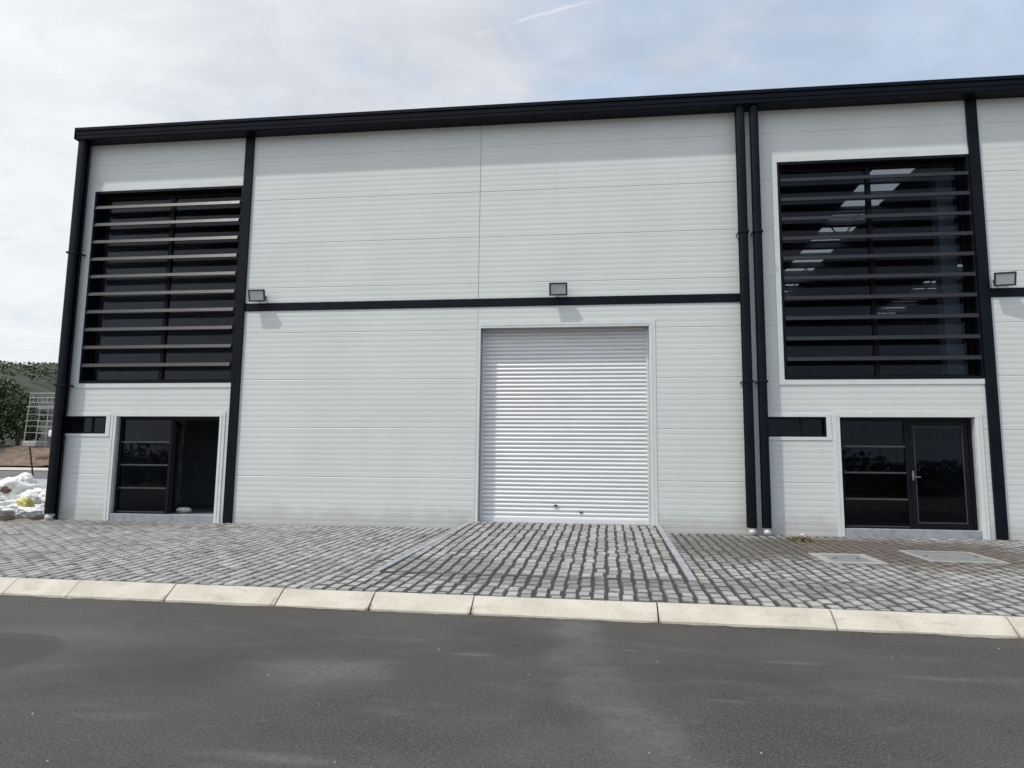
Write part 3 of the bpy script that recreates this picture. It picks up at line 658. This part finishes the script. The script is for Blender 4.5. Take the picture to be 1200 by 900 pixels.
tag(b.build('paper_scrap', 'paper', recalc=False), 'small crumpled white paper scrap lying on the dry weed tuft', 'litter')
# light chips on the asphalt
b = MB()
for k in range(200):
    x = random.uniform(-7, 6); y = random.uniform(-12.7, -8.1); r = random.choice((.002, .003, .004, .004, .005, .009)) * random.uniform(.6, 1.1)
    pts = [(x + r * random.uniform(.7, 1.2) * math.cos(a), y + r * random.uniform(.7, 1.2) * math.sin(a), -.581) for a in [q * 1.2566 for q in range(5)]]
    top = [(x + (p[0] - x) * .6, y + (p[1] - y) * .6, -.58 + r * .8) for p in pts]
    b.hull([(5, 6, 7, 8, 9)] + [(q, (q + 1) % 5, 5 + (q + 1) % 5, 5 + q) for q in range(5)], pts + top)
simple('chip_stone', (0.30, 0.29, 0.27), 0.9, var=0.45, scale=3)
tag(b.build('gravel_chips', 'chip_stone', origin=(0, 0, -.58)), 'pale gravel chips scattered over the asphalt', 'gravel', kind='stuff')

# ------------------------------------------------------------------ plastic sacks by the corner
def blob(c, s, rot, seed, amp=.34, ridge=.11, sub=5):
    bm = bmesh.new(); bmesh.ops.create_icosphere(bm, subdivisions=sub, radius=1.0)
    Rm = Matrix.Rotation(rot, 3, 'Z') @ Matrix.Rotation(.25 * math.sin(seed * 5), 3, 'X')
    sv = Vector((seed * 3.7, seed * 1.3, seed * 2.1))
    for v in bm.verts:
        p = v.co.copy(); n = noise.noise(p * 1.3 + sv) * amp + amp * .6 * noise.noise(p * 2.6 + sv)
        w = noise.noise(p * 3.2 + sv * 2); n += ridge * (1 - abs(w) * 2.2); w2 = noise.noise(p * 7.5 + sv); n += ridge * .40 * (1 - abs(w2) * 2.5); w3 = noise.noise(p * 15 + sv); n += ridge * .10 * (1 - abs(w3) * 2.5)
        p = p * (1 + n); p = Vector((p.x * s[0], p.y * s[1], p.z * s[2])); v.co = Rm @ p + Vector(c)
    b = MB(); b.v = [tuple(v.co) for v in bm.verts]; b.f = [tuple(v.index for v in f.verts) for f in bm.faces]; b.mi = [0] * len(b.f); bm.free(); return b
G = 'discarded sacks heaped by the building corner'
def sack(c, s, rot, seed, mat, label): return tag(blob(c, s, rot, seed).build('plastic_sack', mat, smooth=True, recalc=False), label, 'sack', G)
sack((-14.55, .15, .02), (.62, .42, .20), .2, 1, 'white_plastic', 'large white sack lying flat at the bottom left of the heap')
sack((-13.86, .12, -.02), (.40, .35, .16), -.3, 2, 'white_plastic', 'flat white sack at the foot of the heap below the yellow one')
sack((-14.10, .42, .32), (.36, .34, .22), .8, 3, 'white_plastic', 'crumpled white sack in the middle of the heap behind the yellow one')
o = sack((-14.62, .42, .50), (.46, .38, .32), .4, 4, 'white_plastic', 'topmost white sack of the heap, torn open with brown soil inside')
blob((-14.72, .17, .52), (.26, .13, .13), .1, 9, .2, .05, 3).build('soil_filling', 'soil_brown', o, smooth=True, recalc=False)
sack((-13.72, .55, .28), (.40, .32, .22), -.6, 5, 'white_plastic', 'white sack on the right of the heap, next to the corner downpipe')
sack((-13.98, -.02, .20), (.22, .16, .13), -.5, 6, 'yellow_plastic', 'small yellow sack lying on the white ones')
sack((-13.50, .45, .26), (.10, .12, .19), .2, 7, 'ochre_plastic', 'ochre sack squeezed against the corner downpipe')
sack((-15.3, .6, .15), (.55, .45, .33), .5, 8, 'white_plastic', 'white sack at the far left end of the heap')

# ------------------------------------------------------------------ things in the distance
fr = tag(empty('scaffold_frame', (-60.5, 54.9, 3.6)), 'pale steel scaffold frame standing on the brown bank by the trees', 'scaffold')
X0, X1, Y0, Y1 = -62.7, -57.4, 54.5, 56.1
for x in (X0, X0 + 2.6, X1):
    for y in (Y0, Y1): MB().tube([(x, y, 3.4), (x + (.25 if x == X0 else 0), y, 7.9)], .055, 6).build('upright', 'pale_steel', fr)
for z in (5.0, 5.7, 6.3, 7.0, 7.8):
    b = MB(); 
    for y in (Y0, Y1): b.tube([(X0, y, z), (X1, y, z)],   .028 if z < 7.5 else .06, 6)
    b.build('rail', 'pale_steel', fr)
b = MB()
for k in range(9): b.tube([(X0 + .5 + k * .55, Y0, 7.9), (X0 + .9 + k * .55, Y0, 9.3)], .022, 5).tube([(X0 + .9 + k * .55, Y0, 7.9), (X0 + .5 + k * .55, Y0, 9.3)], .03, 5)
for z in (8.3, 8.8, 9.3): b.tube([(X0 + .3, Y0, z), (X1, Y0, z)], .05, 6)
b.tube([(X0 + .3, Y0, 7.9), (X0 + .3, Y0, 9.3)], .06, 6); b.build('lattice_top', 'pale_steel', fr)
MB().box(X0 - .1, X0 + 1.6, Y0 - .1, Y1, 3.5, 4.1).build('base_block', 'pale_steel', fr, bevel=.1)
MB().box(X0 + 2.9, X0 + 4.2, Y0 - .1, Y1 - .5, 4.55, 5.3).build('water_tank', 'white_plastic', fr, bevel=.12)
tag(MB().tube([(-43.9, 34.0, 2.75), (-43.5, 34.2, .3)], .06, 8).build('leaning_post', 'black_pole'), 'thin black leaning post beside the far road, before the scaffold', 'post')
def tree(loc, h, rad, label, mat, n, seed, low=.25, grp='trees on the bank behind the scaffold'):
    rnd = random.Random(seed); o = tag(empty('broadleaf_tree', loc), label, 'tree', grp); L0 = Vector(loc)
    b = MB(); b.tube([L0 + Vector((0, 0, -.5)), L0 + Vector((.1, 0, h * .3)), L0 + Vector((.2, .1, h * .55))], [rad * .09, rad * .07, rad * .035], 8)
    cl_ = []
    for k in range(26):
        a = rnd.uniform(0, 6.28); t_ = rnd.uniform(low, 1); rr = rad * (math.sin(math.pi * min(1, .15 + t_ * .8)) ** .6) * rnd.uniform(.35, 1)
        c_ = L0 + Vector((math.cos(a) * rr, math.sin(a) * rr, h * t_ * .93)); cl_.append((c_, rad * rnd.uniform(.22, .45)))
        if k % 3 == 0: b.tube([L0 + Vector((.1, 0, h * .3)), (L0 + Vector((.15, 0, h * .5)) + c_) / 2, c_], [rad * .04, rad * .03, rad * .012], 6)
    b.build('trunk', 'bark', o)
    b = MB()
    for k in range(n):
        c_, rc = cl_[rnd.randrange(len(cl_))]; d = Vector((rnd.gauss(0, 1), rnd.gauss(0, 1), rnd.gauss(0, .8))).normalized() * rc * rnd.uniform(.4, 1.08) ** .6
        p = c_ + d; s = rnd.uniform(.10, .24); a = Vector((rnd.gauss(0, 1), rnd.gauss(0, 1), rnd.gauss(0, .6))).normalized(); q = a.cross(Vector((rnd.gauss(0, 1), rnd.gauss(0, 1), rnd.gauss(0, 1)))).normalized()
        b.face([p - a * s, p + q * s * .6, p + a * s, p - q * s * .6], tone=min(1, max(0, rnd.gauss(.5, .28))))
    b.build('crown', mat, o, recalc=False)
tree((-74.6, 61.5, 3.4), 8.8, 4.4, 'tallest broad dark green tree at the left edge of the photo', 'leaf_mid', 9000, 1)
tree((-70.2, 62.0, 3.4), 6.9, 2.8, 'slim mid green tree just left of the pale scaffold', 'leaf_mid', 5000, 2)
tree((-73.0, 58.5, 3.2), 3.4, 3.6, 'low pale green bush at the foot of the trees', 'leaf_pale', 4000, 3, .1)
tree((-78.5, 59.0, 3.4), 6.0, 3.4, 'rounded tree at the very edge of the photo, before the tallest one', 'leaf_dark', 6000, 8, .12)
tree((-63.0, 62.5, 3.4), 4.6, 3.0, 'low scrubby tree seen through the scaffold', 'leaf_pale', 5000, 4, .1)
# scrub on the slope behind the far trees
b = MB(); rnd = random.Random(12)
for k in range(6500):
    a = R(rnd.uniform(122, 146)); r = rnd.uniform(190, 375)
    if noise.noise(Vector((math.cos(a) * r * .02, math.sin(a) * r * .02, 8))) + rnd.uniform(-.3, .3) < .02: continue
    z0 = hillz(a, r); s_ = rnd.uniform(.4, 1.0)
    for q in range(6):
        p = Vector((r * math.cos(a) + rnd.gauss(0, 1) * s_, r * math.sin(a) - 15 + rnd.gauss(0, 1) * s_, z0 + rnd.uniform(-.2, .9) * s_)); h_ = s_ * rnd.uniform(.35, .65)
        d = Vector((rnd.gauss(0, 1), rnd.gauss(0, 1), rnd.gauss(0, .8))).normalized(); w = d.cross(Vector((rnd.gauss(0, 1), rnd.gauss(0, 1), rnd.gauss(0, 1)))).normalized()
        b.face([p - d * h_, p + w * h_ * .7, p + d * h_, p - w * h_ * .7], tone=rnd.random())
tag(b.build('scrub', 'leaf_mid', recalc=False), 'dark scrub dotted over the hillside behind the far trees', 'scrub', kind='stuff')
# wooded edge on the other side of the road: it shows only as the dark line in the door glass
b = MB(); rnd = random.Random(5)
for k in range(150):
    x = rnd.uniform(-75, 75); y = -66 + rnd.uniform(-7, 5); h = 2.5 + 4.5 * abs(noise.noise(Vector((x * .07, 0, 3)))) * 2 + rnd.uniform(0, 1.5)
    for q in range(110):
        p = Vector((x + rnd.gauss(0, 1.5), y + rnd.gauss(0, 1.2), -.5 + h * rnd.uniform(0, 1) ** 1.3)); s = rnd.uniform(.2, .5)
        a = Vector((rnd.gauss(0, 1), rnd.gauss(0, 1), rnd.gauss(0, .7))).normalized(); w = a.cross(Vector((rnd.gauss(0, 1), rnd.gauss(0, 1), rnd.gauss(0, 1)))).normalized()
        b.face([p - a * s, p + w * s * .6, p + a * s, p - w * s * .6], tone=rnd.random())
tag(b.build('woodland', 'leaf_dark', recalc=False), 'dark row of trees across the road, mirrored in the glass door', 'woodland', kind='stuff')
# bag left inside the open doorway
tag(blob((-10.18, .55, .07), (.17, .12, .07), .5, 11, .2, .1, 3).build('crumpled_bag', 'paper', smooth=True, recalc=False), 'pale crumpled bag on the floor inside the open left doorway', 'bag')
